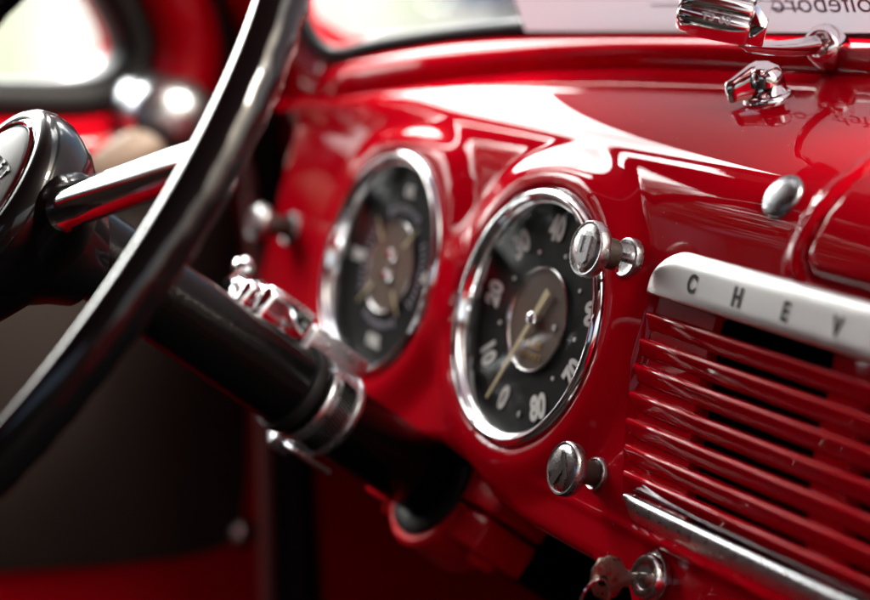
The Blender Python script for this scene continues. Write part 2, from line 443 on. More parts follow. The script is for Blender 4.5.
# lower grey trim
b = bmesh.new(); rows = []
x0 = .1065
lx = [x0 + .009 * (i / 10) ** 1.8 for i in range(10)] + [x0 + .009 + .0011 * i for i in range(1, 11)] + [x0 + .02 + i * .012 for i in range(1, 40)]
for x in lx:
    if x > 2 * XMID - x0: break
    d = x - x0; hh = .0115 * math.sqrt(max(.0, 1 - (1 - min(1, d / .009)) ** 2))
    vt = -.0595; vb = vt - max(.0052, hh)
    rows.append([FP(x + (vt - lerp(vt, vb, q)) * .2, lerp(vt, vb, q), -.003 if q in (0, 1) and e0 else f) for q, f, e0 in ((0, 0, 1), (0, .0002, 0), (.05, .0012, 0), (.14, .0018, 0), (.25, .0020, 0), (.5, .0018, 0), (.75, .0010, 0), (.9, .0, 0), (1, -.0015, 0), (1, 0, 1))])
loft(b, rows); bmesh.ops.recalc_face_normals(b, faces=b.faces)
link('lower_trim', b, STEEL, dash, angle=60)

# ================================================================== GAUGES
def on_dial(gx, r, ang, off):                   # ang clockwise from the top
    return FP(gx + r * math.sin(R(ang)), r * math.cos(R(ang)), off)
DOFF = -.0022
def gauge(gx, name, label):
    root = thing(name, label, 'gauge', FP(gx, 0, 0), 'round gauges in the dashboard')
    b = bmesh.new()
    prof = [(.0639, -.002), (.0639, .0050), (.0636, .0068), (.0627, .0085), (.0614, .0096), (.0602, .0098), (.0590, .0090), (.0583, .0076), (.0580, .0060), (.0575, .0055), (.0568, .0057), (.0564, .0050), (.0562, DOFF)]
    lathe(b, FP(gx, 0), NF, prof, 128); link('bezel', b, CHROME, root, angle=70)
    b = bmesh.new(); lathe(b, FP(gx, 0), NF, [(.0563, DOFF - .006), (.0563, DOFF), (.0556, DOFF), (.0, DOFF)], 96)
    d = link('dial', b, DIAL, root)
    b = bmesh.new(); lathe(b, FP(gx, 0), NF, [(.0563, .0052), (.050, .0064), (.04, .0075), (.02, .0085), (0, .0088)], 96)
    g = link('glass', b, LENS, root)
    return root, d
sp, dial = gauge(0.0, 'speedometer', 'nearer round chrome rimmed speedometer with cream needle and white numerals')
b = bmesh.new()
for n_ in range(0, 81, 10):
    a = -163 + n_ * 3.975
    flip = abs(a) > 110; rot = a + 180 if flip else a
    axd = XF * math.cos(R(rot)) - UF * math.sin(R(rot)); ayd = XF * math.sin(R(rot)) + UF * math.cos(R(rot))
    merge(b, text_bm(str(n_), .0168, on_dial(0, .0448, a, DOFF + .0006), axd, ayd, .0003, bold=.0007, xscale=.74))
link('numerals', b, IVORY, dial, smooth=False)
for n_ in range(5, 81, 10):
    a = -163 + n_ * 3.975; b = bmesh.new()
    lathe(b, on_dial(0, .0345 if n_ % 10 else .0352, a, DOFF), NF, [(.0011 if n_ % 10 else .0009, .0), (.0011 if n_ % 10 else .0009, .0006), (0, .0007)], 10)
    link('scale_dot', b, IVORY, dial)
b = bmesh.new(); lathe(b, FP(0, 0), NF, [(.0262, DOFF), (.0262, DOFF + .002), (.0256, DOFF + .0027), (.0248, DOFF + .0022), (.0244, DOFF + .001)], 96)
link('centre_ring', b, CHROME_OLD, dial)
b = bmesh.new(); lathe(b, FP(0, 0), NF, [(.0246, DOFF), (.0246, DOFF + .001), (0, DOFF + .0012)], 80)
cd = link('centre_disc', b, TAN, dial)
b = text_bm('MILES', .0052, FP(.003, -.0125, DOFF + .0015), XF, UF, .0002, bold=.0001); merge(b, text_bm('0 5 4 8 2', .0045, FP(.003, -.0178, DOFF + .0015), XF, UF, .0002))
link('odometer', b, GOLD, dial, smooth=False)
for q_ in (FP(.0165, -.001, DOFF + .001), on_dial(0, .047, 175, DOFF)):
    b = bmesh.new(); lathe(b, q_, NF, [(.0016, 0), (.0016, .0008), (0, .001)], 14); link('screw', b, DARKTRIM, dial)
b = bmesh.new()
na = -153; dv = XF * math.sin(R(na)) + UF * math.cos(R(na)); pv = dv.cross(NF)
def ndl(s, w): return [FP(0, 0, DOFF + .0035) + dv * s - pv * w, FP(0, 0, DOFF + .0035) + dv * s + pv * w]
tipq = ndl(.0508, .00055); tl = ndl(-.0165, .0024)
prism(b, [tl[0], tl[1], ndl(0, .0017)[1], tipq[1], tipq[0], ndl(0, .0017)[0]], NF * .0008)
nd = link('needle', b, CREAM, sp, smooth=False)
b = bmesh.new(); lathe(b, FP(0, 0, DOFF + .001), NF, [(.0036, 0), (.0036, .0036), (.0030, .0050), (.0016, .0058), (0, .006)], 32)
link('hub', b, CHROME, nd)
qg, dial = gauge(-.1563, 'instrument_cluster', 'farther round chrome rimmed gauge with tan centre, half behind the column')
GX = -.1563
b = bmesh.new()
for k in range(60):
    if k % 15 in (6, 7, 8, 9): continue
    a = k * 6; d = XF * math.sin(R(a)) + UF * math.cos(R(a)); p_ = d.cross(NF); c = on_dial(GX, .0330, a, DOFF + .0004); L = .0052 if k % 5 == 0 else .0034
    prism(b, [c - p_ * .0006 - d * L / 2, c + p_ * .0006 - d * L / 2, c + p_ * .0006 + d * L / 2, c - p_ * .0006 + d * L / 2], NF * .0003)
link('scale_ticks', b, LILAC, dial, smooth=False)
b = bmesh.new()
for a, s in ((0, 'OIL'), (90, 'AMP'), (180, 'FUEL'), (270, 'TEMP')):
    merge(b, text_bm(s, .0085, on_dial(GX, .0425, a, DOFF + .0005), XF, UF, .0003, bold=.0003, xscale=.8))
link('lettering', b, IVORY, dial, smooth=False)
b = bmesh.new(); lathe(b, FP(GX, 0), NF, [(.0262, DOFF), (.0262, DOFF + .002), (.0256, DOFF + .0027), (.0248, DOFF + .0022), (.0244, DOFF + .001)], 96); link('centre_ring', b, CHROME_OLD, dial)
b = bmesh.new(); lathe(b, FP(GX, 0), NF, [(.0246, DOFF), (.0246, DOFF + .001), (0, DOFF + .0012)], 80); link('centre_disc', b, TAN, dial)
b = bmesh.new()
for v in (.006, -.006): lathe(b, FP(GX, v, DOFF), NF, [(.0040, 0), (.0040, .003), (.0028, .0045), (0, .005)], 24)
link('pivot_cap', b, CHROME, dial)
for k in range(4):
    a = 45 + 90 * k; b = bmesh.new(); d = XF * math.sin(R(a)) + UF * math.cos(R(a)); p_ = d.cross(NF); c = on_dial(GX, .026, a, DOFF + .0032)
    prism(b, [c - p_ * .0008 - d * .008, c + p_ * .0008 - d * .008, c + p_ * .0003 + d * .008, c - p_ * .0003 + d * .008], NF * .0006); link('needle', b, CREAM, qg, smooth=False)

# ================================================================== KNOBS ON THE DASH
def knob(px, py, cap_off, rc, resc, brown, mark, label, shaft_r):
    p, n = on_dash(px, py); n = NF
    root = thing('pull_knob', label, 'knob', p, 'round pull knobs on the red dash')
    b = bmesh.new(); lathe(b, p, n, [(resc, -.002), (resc, .0012), (resc * .97, .0020), (resc * .90, .0024), (resc * .80, .0020), (resc * .45, .0018), (shaft_r, .0018)], 48); link('escutcheon', b, SATIN, root)
    b = bmesh.new(); lathe(b, p, n, [(shaft_r, 0), (shaft_r, cap_off - .004)], 24); link('shaft', b, CHROME, root)
    b = bmesh.new(); lathe(b, p, n, [(0, brown[1]), (brown[0], brown[1]), (brown[0] * 1.02, cap_off - .005), (brown[0], cap_off - .003)], 40); link('collar', b, BROWNK, root)
    b = bmesh.new()
    lathe(b, p + n * cap_off, n, [(brown[0] * .9, -.0062), (rc * .86, -.0060), (rc * .97, -.0052), (rc, -.0040), (rc, -.0014), (rc * .975, -.0004), (rc * .94, .0002), (rc * .885, .0001), (rc * .87, -.0004), (rc * .85, -.0001), (rc * .6, .0006), (rc * .3, .0010), (0, .0011)], 72)
    cp = link('cap', b, SATIN, root, angle=55)
    b = bmesh.new(); c = p + n * (cap_off + .0009); x_, y_ = XF, UF
    q = lambda a, e: c + x_ * a * rc + y_ * e * rc
    if mark == 'U':
        prism(b, [q(-.30, .42), q(-.12, .42), q(-.12, -.18), q(.14, -.18), q(.14, .46), q(.34, .46), q(.34, -.40), q(.2, -.54), q(-.2, -.5), q(-.30, -.36)], n * .0007)
    else:
        prism(b, [q(-.12, .62), q(.02, .60), q(.56, -.24), q(.46, -.34), q(.22, -.02), q(-.16, -.66), q(-.46, -.52), q(-.02, .12)], n * .0006)
    link('emblem', b, DARKTRIM if mark == 'U' else BROWNK, cp, smooth=False)
    return root
knob(628, 258, .0240, .0131, .0094, (.0072, .0085), 'U', 'upper round chrome pull knob with U shaped mark, beside speedometer rim', .0022)
knob(597, 474, .0195, .0126, .0078, (.0056, .002), 'Y', 'lower round chrome pull knob with Y shaped mark, under the speedometer', .0030)
knob(291, 229, .0250, .0112, .0100, (.0065, .002), 'U', 'blurred pull knob at the far left end of the dash', .0026)
p, n = on_dash(783, 197)
b = bmesh.new(); lathe(b, p, n, [(.0104, -.001), (.0104, .0008), (.0098, .0018), (.0078, .0028), (.004, .0034), (0, .0036)], 48)
tag(link('button_plug', b, mat('dull_plug_metal', (.30, .32, .33), .3, 1.0, bump=.1, bscale=500, rvary=.06, vscale=200), None), 'plain domed grey metal plug set in the red dash top', 'plug')
# ignition lock and key
p, n = on_dash(652, 578); n = NF
lock = thing('ignition_lock', 'round chrome ignition lock low on the red dash', 'lock', p)
b = bmesh.new(); lathe(b, p, n, [(.0112, -.002), (.0112, .0008), (.0104, .0010), (.0101, .0034), (.0094, .0046), (.0078, .0050), (.0055, .0044), (.0052, .0036)], 56); link('escutcheon', b, CHROME_OLD, lock)
b = bmesh.new(); lathe(b, p, n, [(.0053, -.002), (.0053, .0040), (0, .0042)], 32); link('cylinder', b, DARKTRIM, lock)
key = thing('ignition_key', 'worn dull key standing in the chrome ignition lock', 'key', p + n * .005)
tilt = R(-6); kn = (n * math.cos(tilt) + UF * math.sin(tilt)).normalized(); ku = (UF * math.cos(tilt) - n * math.sin(tilt)).normalized()
b = bmesh.new(); K = lambda a, e: p + kn * a + ku * e - XF * .0009
prism(b, [K(.002, .0022), K(.0115, .0022), K(.0125, .0034), K(.0150, .0038), K(.0185, .0085), K(.0235, .0098), K(.0290, .0082), K(.0318, .0035), K(.0318, -.0025), K(.0285, -.0080), K(.0230, -.0100), K(.0180, -.0085), K(.0150, -.0040), K(.0120, -.0036), K(.0110, -.0024), K(.002, -.0024)], XF * .0018, .0003)
link('key_body', b, BRASSKEY, key, angle=30)
b = bmesh.new(); lathe(b, K(.0262, -.0012), XF, [(.0030, -.0001), (.0032, .0002), (.0024, .0023), (.0020, .0024), (.0020, .0022), (0, .0022)], 24); link('key_hole', b, DARK, key)
b = bmesh.new(); c = K(.0285, -.0105) + XF * .0009
tube(b, [c + (kn * math.cos(t) * .007 + ku * math.sin(t) * .0105) + XF * .0025 * math.sin(t) for t in [i * math.pi / 20 for i in range(40)]], .00065, 8, True); tag(link('key_ring', b, CHROME, None), 'thin wire ring through the bow of the key', 'key ring')

# wing knob on the dash top
p, n = on_dash(768, 98)
wk = thing('wiper_knob', 'chrome wing shaped wiper knob lying on the red dash top', 'knob', p)
b = bmesh.new(); lathe(b, p, n, [(.0118, -.001), (.0118, .0012), (.0110, .0022), (.0098, .0026), (.0092, .0036), (.0080, .0052), (.0076, .0080)], 48); link('base', b, CHROME, wk)
dirb = Vector((-.42, -.90, -.25)); dirb = (dirb - n * dirb.dot(n)); dirb.z = dirb.z; dirb.normalize()
side = n.cross(dirb)
b = bmesh.new(); rows = []
for s, w, h0, h1 in ((-.0086, .0030, .004, .0100), (-.0070, .0052, .003, .0140), (-.003, .0058, .0026, .0172), (.002, .0054, .0024, .0182), (.006, .0046, .0022, .0172), (.0105, .0040, .0022, .0150), (.0145, .0036, .0024, .0132), (.0182, .0034, .0026, .0118), (.0190, .0024, .0036, .0108)):
    c = p + dirb * s
    rows.append([c + side * a * w + n * lerp(h0, h1, e) for a, e in ((-1, 0), (-1, .55), (-.8, .88), (-.35, 1), (.35, 1), (.8, .88), (1, .55), (1, 0))])
vr = loft(b, rows, True); b.faces.new(vr[0][::-1]); b.faces.new(vr[-1]); bmesh.ops.recalc_face_normals(b, faces=b.faces)
link('wing', b, CHROME, wk, angle=50)
b = bmesh.new(); lathe(b, p + n * .0075 + (side if side.dot(CAM - p) > 0 else -side) * .0042, n, [(.0080, .0), (.0078, .004), (.0064, .0078), (.0035, .0096), (0, .0102)], 40); link('dome', b, CHROME, wk)

# ================================================================== WINDSHIELD RAIL, GASKET, GLASS
GAS = []                                        # lower gasket line of the driver's half, from the centre post out to the pillar and up it
GAS.append(Vector((XMID - .006, .185, .145)))
for px, py, Y in ((870, 37, .150), (780, 33, .134), (690, 31, .118), (600, 32, .103), (520, 36, .090), (460, 42, .076), (400, 51, .058), (362, 59, .045)):
    GAS.append(hit(px, py, 1, Y))
for px, py, X in ((340, 61, -.312), (322, 50, -.330), (310, 30, -.342), (299, 2, -.350), (283, -50, -.352), (240, -190, -.346)):
    GAS.append(hit(px, py, 0, X))
top = GAS[-1] + (GAS[-1] - GAS[-2]) * .9
GAS.append(top); GAS.append(Vector((-.27, top.y - .015, .475))); 
GASp = catmull(GAS, 6)
OUT = []                                        # outer line of the rail: the crease of the dash, then the edge of the pillar
for g in GASp:
    pass
def out_of(g):
    if g.z < .112 and g.x < -.26: pass
    y, z = crease_s(g.x); return Vector((g.x, y, z))
npil = [(0, 0)]
OUTk = [Vector((XMID - .006, crease_s(XMID)[0], crease_s(XMID)[1]))]
for g in GAS[1:9]: OUTk.append(out_of(g))
for px, py, X in ((310, 118, -.345), (292, 118, -.375), (280, 105, -.395), (262, 75, -.412), (235, 20, -.42), (180, -120, -.42)):
    OUTk.append(hit(px, py, 0, X))
OUTk.append(Vector((-.42, top.y - .02, top.z + .02))); OUTk.append(Vector((-.33, top.y - .03, .52)))
OUTp = catmull(OUTk, 6)
cab = thing('truck_cab', 'red painted truck cab body around the windshield, pillars and foot well', 'truck cab', (XMID, -.3, -.5))
cab.location = (0, 0, 0)
mirx = lambda v: Vector((2 * XMID - v.x, v.y, v.z))
for side_ in (0, 1):
    b = bmesh.new(); rows = []
    for g, q in zip(GASp, OUTp):
        w = (g - q); nrm = Vector((0, -.8, .45)) if g.x > -.30 else Vector((.65, -.6, .2)); nrm.normalize()
        row = []
        for t, h in ((-.25, -.012), (0, -.001), (.06, .0012), (.2, .0052), (.4, .0082), (.6, .0082), (.8, .0056), (.94, .002), (1.0, -.002), (1.08, -.012)):
            row.append(q + w * t + nrm * h * min(1.6, w.length / .03))
        rows.append([mirx(r) for r in row] if side_ else row)
    loft(b, rows); bmesh.ops.recalc_face_normals(b, faces=b.faces)
    link('windshield_surround', b, RED, cab, angle=60)
wind = thing('windshield', 'split windshield in a black rubber gasket above the red dash', 'windshield', (XMID, .15, .15)); 
for side_ in (0, 1):
    b = bmesh.new(); P = [mirx(v) for v in GASp] if side_ else GASp
    off = Vector((0, -.004, .004))
    tube(b, [v + off for v in P], .0058, 12); link('gasket', b, RUBBER, wind)
    # flange of pale glass edge behind the gasket
    b = bmesh.new(); up = Vector((0, -.42, .9)); pts = []
    base = [v for v in P]
    rows = [[v + Vector((0, .004, -.002)) for v in base]]
    cen = Vector((-.0 if not side_ else 2 * XMID, 0, .48))
    rowt = []
    for v in base:
        h = max(0.0, .5 - v.z); t = h / .5
        rowt.append(Vector((v.x if v.x != 0 else 0, lerp(v.y, -.085 + .05 * 0, 1) , .5)))
    rows.append(rowt)
    loft(b, [rows[0][:], rows[1][:]]); bmesh.ops.recalc_face_normals(b, faces=b.faces)
    link('glass_pane', b, GLASS, wind)
b = bmesh.new(); tube(b, [Vector((XMID, .187, .135)), Vector((XMID, -.08, .5))], .010, 12); link('centre_post', b, CHROME, wind)

# paper card on the inside of the windshield
pw0, pw1 = hit(541, 36, 1, .088), hit(880, 38.5, 1, .145)
def pap(px, lift):
    return None
b = bmesh.new(); base0 = pw0 + Vector((0, -.010, .003)); base1 = pw1 + Vector((0, -.010, .003))
pdir = (base1 - base0); plen = pdir.length; pdir.normalize(); pup = Vector((.0, -.42, .9)); pup = (pup - pdir * pup.dot(pdir)).normalized(); pn = pdir.cross(pup)
rows = []
PW = .42
for i in range(13):
    s = i / 12 * PW
    rows.append([base0 + pdir * s + pup * (j / 8 * .27) + pn * (.0012 * math.sin(i * .9) * math.sin(j * .6) + .004 * (j / 8) ** 2) for j in range(9)])
loft(b, rows); bmesh.ops.recalc_face_normals(b, faces=b.faces)
paper = thing('paper_card', 'white printed show card standing against the windshield, its print mirrored', 'paper', base0)
link('sheet', b, PAPER, paper, smooth=True)
def pap_at(px, py):                              # the sight line on the sheet
    d = ray(px, py); nn = pdir.cross(pup); t = nn.dot(base0 - CAM) / nn.dot(d); return CAM + d * t
face_in = pn if pn.dot(CAM - base0) > 0 else -pn
c = pap_at(836, 3)
b = text_bm('Wolfeboro', .0150, c + face_in * .0007, pdir, pup, .0001, mirror=True, xscale=1.15)
link('print', b, LILAC, paper, smooth=False)
b = bmesh.new(); q0, q1 = pap_at(771, 8.5), pap_at(803, 9); prism(b, [q0, q1, q1 + pup * .0007, q0 + pup * .0007], face_in * .0008)
link('print_rule', b, LILAC, paper, smooth=False)
b = bmesh.new(); q0, q1 = pap_at(652, 5.5), pap_at(690, 6); prism(b, [q0, q1, q1 + pup * .0007, q0 + pup * .0007], face_in * .0008)
link('print_rule', b, LILAC, paper, smooth=False)

# ================================================================== CHROME ACCESSORY ON ITS ARM
c0 = at_depth(727, 10, .905); VS = .80
vis = thing('traffic_viewer', 'ribbed chrome viewer on a swivel arm over the dash top', 'dash accessory', c0)
# frame of the little housing: va along its length (toward the near end), vf out of its fluted front, vu up the front
va = Vector((.64, .75, -.20)).normalized(); vf = Vector((.66, -.55, .50)); vf = (vf - va * vf.dot(va)).normalized(); vu = va.cross(vf)
if vu.z < 0: vu = -vu
b = bmesh.new(); rows = []
sec = []
for cz, rz, dep in ((.0240, .0070, .0120), (.0110, .0064, .0125), (-.0008, .0058, .0115), (-.0105, .0044, .0085)):
    for t in range(9):
        a = math.pi / 2 - t / 8 * math.pi
        sec.append((dep - .0060 + .0062 * math.cos(a), cz + rz * math.sin(a)))
sec = sec + [(-.002, -.0160), (-.010, -.0150), (-.012, .030), (-.002, .0315)]
for s, sc, up_ in ((-.0262, .30, .55), (-.0255, .62, .72), (-.0232, .82, .85), (-.018, .94, .95), (-.010, 1.0, 1.0), (.004, 1.0, 1.0), (.0130, .96, .97), (.0150, .86, .90)):
    rows.append([c0 + (va * s + vf * (f * sc if f > 0 else f) + vu * (u_ * up_ - .004 * (1 - up_))) * VS for f, u_ in sec])
vr = loft(b, rows, True); b.faces.new(vr[0][::-1]); b.faces.new(vr[-1]); bmesh.ops.recalc_face_normals(b, faces=b.faces)
hs = link('housing', b, mat('soft_chrome', (.85, .85, .86), .13, 1.0, rvary=.06, vscale=150), vis, angle=70)
b = bmesh.new()
ec = c0 + va * .0145 * VS; q_ = lambda a, e: ec + (vf * a + vu * e) * VS
prism(b, [q_(-.0090, -.0135), (q_(.0035, -.0140)), q_(.0088, -.0095), q_(.0096, .0030), q_(.0060, .0075), q_(-.0110, .0075)], va * .0072, .0010)
link('end_cap', b, CHROME, hs, angle=40)
b = bmesh.new(); box(b, c0 + va * .0150 + vu * .0160 - vf * .001, va, vu, vf, .0065, .018, .0145, .002); link('lens', b, glassmat('clear_plastic', 1.45, (.9, .92, .93)), vis, angle=50)
b = text_bm('T3 60', .0050, c0 + (va * -.004 - vu * .0108 + vf * .0088) * VS, va, vu, .0003, bold=.0002, spacing=1.1); link('lettering', b, DARKTRIM, hs, smooth=False)
pv_, pn_ = hit(826, 46, 1, .118), Vector((.55, -.75, .35)).normalized()
arm_a = at_depth(742, 46, .917); arm_b = pv_ + pn_ * .004
b = bmesh.new(); rows = []
dd = (arm_b - arm_a).normalized(); sd = Vector((0, 0, 1)); sd = (sd - dd * sd.dot(dd)).normalized(); fd = dd.cross(sd)
L = (arm_b - arm_a).length
for i in range(15):
    t = i / 14; w = lerp(.0042, .0078, t) * (.25 + .75 * math.sqrt(max(0, 1 - (1 - min(1, t / .1)) ** 2))); h = lerp(.0022, .0040, t)
    cc = arm_a + dd * L * t + sd * .004 * math.sin(t * math.pi) * -.4
    rows.append([cc + sd * w * .62 * math.cos(2 * math.pi * k / 16) + fd * h * math.sin(2 * math.pi * k / 16) for k in range(16)])
vr = loft(b, rows, True); b.faces.new(vr[0][::-1]); b.faces.new(vr[-1]); bmesh.ops.recalc_face_normals(b, faces=b.faces); link('arm', b, CHROME, vis)
b = bmesh.new(); lathe(b, pv_, pn_, [(.0100, -.012), (.0100, .003), (.0088, .0068), (.0062, .0088), (.004, .0092)], 36); pv = link('pivot', b, CHROME, vis)
b = bmesh.new(); lathe(b, pv_ + pn_ * .009, pn_, [(.0042, 0), (.0042, .002), (.0030, .0036), (0, .0042)], 6); link('nut', b, CHROME_OLD, pv, smooth=False)
b = bmesh.new(); tube(b, [arm_a + dd * .003, arm_a + dd * .003 + Vector((0, 0, .004)), c0 + va * .006 - vu * .008 - vf * .004], .0026, 14); link('stem', b, CHROME, vis)

# ================================================================== STEERING COLUMN
CA = R(37.5); CD = Vector((0, math.cos(CA), -math.sin(CA))); CU = Vector((0, math.sin(CA), math.cos(CA))); C0 = Vector((-.078, -.083, -.050))
colm = thing('steering_column', 'black steering column tube running down under the dash', 'steering column', C0)
b = bmesh.new(); lathe(b, C0, CD, [(.0150, -.175), (.0206, -.172), (.0209, -.15), (.0209, -.018), (.0212, -.016), (.0212, .0), (.0196, .002), (.0194, .40)], 56); tb = link('tube', b, COLBLACK, colm)
# red clamp bracket under the dash
cb = C0 + CD * .105
br = thing('column_bracket', 'red cast clamp holding the column under the dash', 'bracket', cb)
def halfring(sgn, ri, ro, w):
    b = bmesh.new(); rows = []
    for i in range(25):
        a = sgn * (R(2.5) + i / 24 * R(175)); d = XF * math.cos(a) + CU * math.sin(a)
        rows.append([cb + d * ri - CD * w / 2, cb + d * (ro - .002) - CD * w / 2, cb + d * ro - CD * (w / 2 - .002), cb + d * ro + CD * (w / 2 - .002), cb + d * (ro - .002) + CD * w / 2, cb + d * ri + CD * w / 2])
    vr = loft(b, rows, True); b.faces.new(vr[0][::-1]); b.faces.new(vr[-1])
    for sx in (1, -1):
        box(b, cb + XF * sx * (ro + .011) + CU * sgn * .0105, XF, CU, CD, .030, .019, w, .003)
    bmesh.ops.recalc_face_normals(b, faces=b.faces); return b
link('saddle', halfring(1, .0268, .0345, .036), REDD, br, angle=40)
low = link('clamp_cap', halfring(-1, .0268, .0345, .036), REDD, br, angle=40)
for sx in (1, -1):
    b = bmesh.new(); lathe(b, cb + XF * sx * .047 - CU * .019, -CU, [(.0085, 0), (.0085, .0045), (.0070, .0060), (0, .0062)], 6, up=(1, 0, 0)); link('bolt_head', b, REDD, low, smooth=False)
b = bmesh.new(); box(b, cb + CU * .045 + CD * .012, XF, CU, CD, .075, .05, .022, .004); link('mount', b, REDD, br, angle=40)
b = bmesh.new(); lathe(b, cb, CD, [(.0196, -.022), (.0245, -.0226), (.0285, -.0205), (.0290, -.018), (.0270, -.017), (.0267, .016)], 56); link('rubber_bush', b, RUBBER, br)

# hose clamp
hcl = C0 + CD * .0035
hc = thing('hose_clamp', 'steel hose clamp with worm screw tightened round the black column', 'hose clamp', hcl)
b = bmesh.new(); lathe(b, hcl, CD, [(.0214, -.0105), (.0229, -.0105), (.0233, -.0095), (.0233, -.0075), (.0230, -.0070), (.0230, .0070), (.0233, .0075), (.0233, .0095), (.0229, .0105), (.0214, .0105)], 72); bd = link('band', b, STEEL, hc, angle=30)
b = bmesh.new()
for i in range(26):
    a = R(-60 + i * 4.2); d = XF * math.cos(a) + CU * math.sin(a); t = d.cross(CD)
    box(b, hcl + d * .02315, d, (t * .96 + CD * .28).normalized(), (CD * .96 - t * .28).normalized(), .0006, .0009, .0095)
link('thread_slots', b, DARK, bd, smooth=False)
b = bmesh.new(); lathe(b, C0 - CD * .0150, CD, [(.0209, -.0035), (.0236, -.003), (.0242, 0), (.0236, .003), (.0209, .0035)], 64); link('rubber_sleeve', b, RUBBER, hc)
a = R(236); d = XF * math.cos(a) + CU * math.sin(a); t = d.cross(CD).normalized(); sc = hcl + d * .0285
b = bmesh.new(); box(b, sc, d, t, CD, .0085, .014, .0135, .002); hg = link('screw_housing', b, STEEL, hc, angle=50)
b = bmesh.new(); lathe(b, sc - t * .004, -t, [(.0038, 0), (.0038, .008), (.0052, .0082), (.0052, .0125), (.0045, .0132), (0, .0132)], 6, up=CD); link('screw_head', b, STEEL, hg, smooth=False)

# turn-signal switch strapped beside the column
ts = C0 - CD * .032 + CU * .0262 - XF * .015
sw = thing('signal_switch', 'chrome turn signal switch strapped to the column top', 'switch', ts)
b = bmesh.new(); box(b, ts - CD * .006, XF, CU, CD, .026, .0235, .034, .0055, 4)
link('housing', b, CHROME, sw, angle=50)
b = bmesh.new(); box(b, ts - CD * .0265 - CU * .001, XF, CU, CD, .019, .0175, .012, .004, 4); link('end_cap', b, CHROME, sw, angle=50)
b = bmesh.new(); box(b, ts + CD * .030 - CU * .001, XF, CU, CD, .024, .017, .040, .003); link('steel_box', b, STEEL, sw, angle=40)
b = bmesh.new(); box(b, C0 + CD * .014 - CU * .0250 - XF * .004, XF, CU, CD, .020, .003, .026, .0012); link('strap_plate', b, STEEL, sw, angle=40)
lv0 = ts - CD * .038; lv1 = hit(243, 268, 0, -.125)
b = bmesh.new(); tube(b, [lv0, lv0.lerp(lv1, .6), lv1], .0026, 12); lever = link('lever', b, CHROME, sw)
b = bmesh.new(); lathe(b, lv1, (lv1 - lv0), [(0, -.006), (.0045, -.005), (.0062, -.001), (.0060, .003), (.0036, .006), (0, .0068)], 24); link('lever_knob', b, CHROME, lever)

# ================================================================== STEERING WHEEL
WH = hit(-13, 199, 0, -.078); WN = -CD
WR = .2055; ROT = R(15)
wx = XF * math.cos(ROT) + CU * math.sin(ROT); wy = CU * math.cos(ROT) - XF * math.sin(ROT)
wheel = thing('steering_wheel', 'black steering wheel with chrome spokes and round horn button', 'steering wheel', WH)
b = bmesh.new(); N = 240; rows = []
for i in range(N):
    t = 2 * math.pi * i / N; d = wx * math.cos(t) + wy * math.sin(t); c = WH + d * WR
    grip = .0004 * math.cos(t * 70)
    rows.append([c + d * (.0104 * math.cos(q)) + WN * ((.0104 * math.sin(q)) if math.sin(q) > -.1 else (.0112 + grip) * math.sin(q)) + d * (grip * .6 if math.cos(q) > .3 and math.sin(q) < .3 else 0) for q in [2 * math.pi * k / 24 for k in range(24)]])
vr = loft(b, rows, True)
for k in range(24): b.faces.new((vr[-1][k], vr[-1][(k + 1) % 24], vr[0][(k + 1) % 24], vr[0][k]))
bmesh.ops.recalc_face_normals(b, faces=b.faces); link('rim', b, WHEELBLACK, wheel, angle=70)
b = bmesh.new(); lathe(b, WH, WN, [(.021, -.060), (.026, -.050), (.036, -.036), (.0455, -.024), (.0500, -.012), (.0500, -.004), (.0480, .0020), (.0452, .0048), (.0425, .0054), (.0408, .0048), (.0400, .0030)], 96); hub = link('hub', b, BLACK, wheel, angle=70)
b = bmesh.new(); lathe(b, WH, WN, [(.0402, .003), (.0398, .0056), (.0386, .0066), (.0374, .0060), (.0368, .0048)], 96); link('button_ring', b, CHROME, hub)
b = bmesh.new(); lathe(b, WH, WN, [(.0369, .003), (.0364, .0052), (.034, .0068), (.025, .0086), (.012, .0097), (0, .010)], 96); hb = link('horn_button', b, mat('grey_button', (.17, .175, .175), .5, .0, spec=.12, bump=.05, bscale=300), wheel)
b = bmesh.new()
def cap_h(r): return interp([(0, .010), (.012, .0097), (.025, .0086), (.034, .0068), (.0364, .0052)], r)
word = 'CHEVROLET'
for k, ch in enumerate(word):
    a = (k - 4) * R(8.6); c = WH - wy * .036 + (wy * math.cos(a) + wx * math.sin(a)) * .050 ; c = c + WN * (cap_h((c - WH).length) + .0002)
    merge(b, text_bm(ch, .0090, c, wx * math.cos(a) - wy * math.sin(a), wy * math.cos(a) + wx * math.sin(a), .0006, bold=.0003, xscale=.85))
link('lettering', b, INK, hb, smooth=False)
for k in range(3):
    b = bmesh.new()
    L = .056 - .007 * k
    rows = []
    for i_ in range(29):
        u_ = -L / 2 + L * i_ / 28; c = WH + wy * (.0030 - k * .0046) + wx * u_; hh = cap_h((c - WH).length); e_ = min(1, min(i_, 28 - i_) / 2 + .15)
        rows.append([c + wy * a_ * e_ + WN * (hh + h_) for a_, h_ in ((-.0011, -.0006), (-.0009, .0004), (0, .0007), (.0009, .0004), (.0011, -.0006))])
    loft(b, rows); bmesh.ops.recalc_face_normals(b, faces=b.faces); link('emblem_bar', b, CHROME, hb)
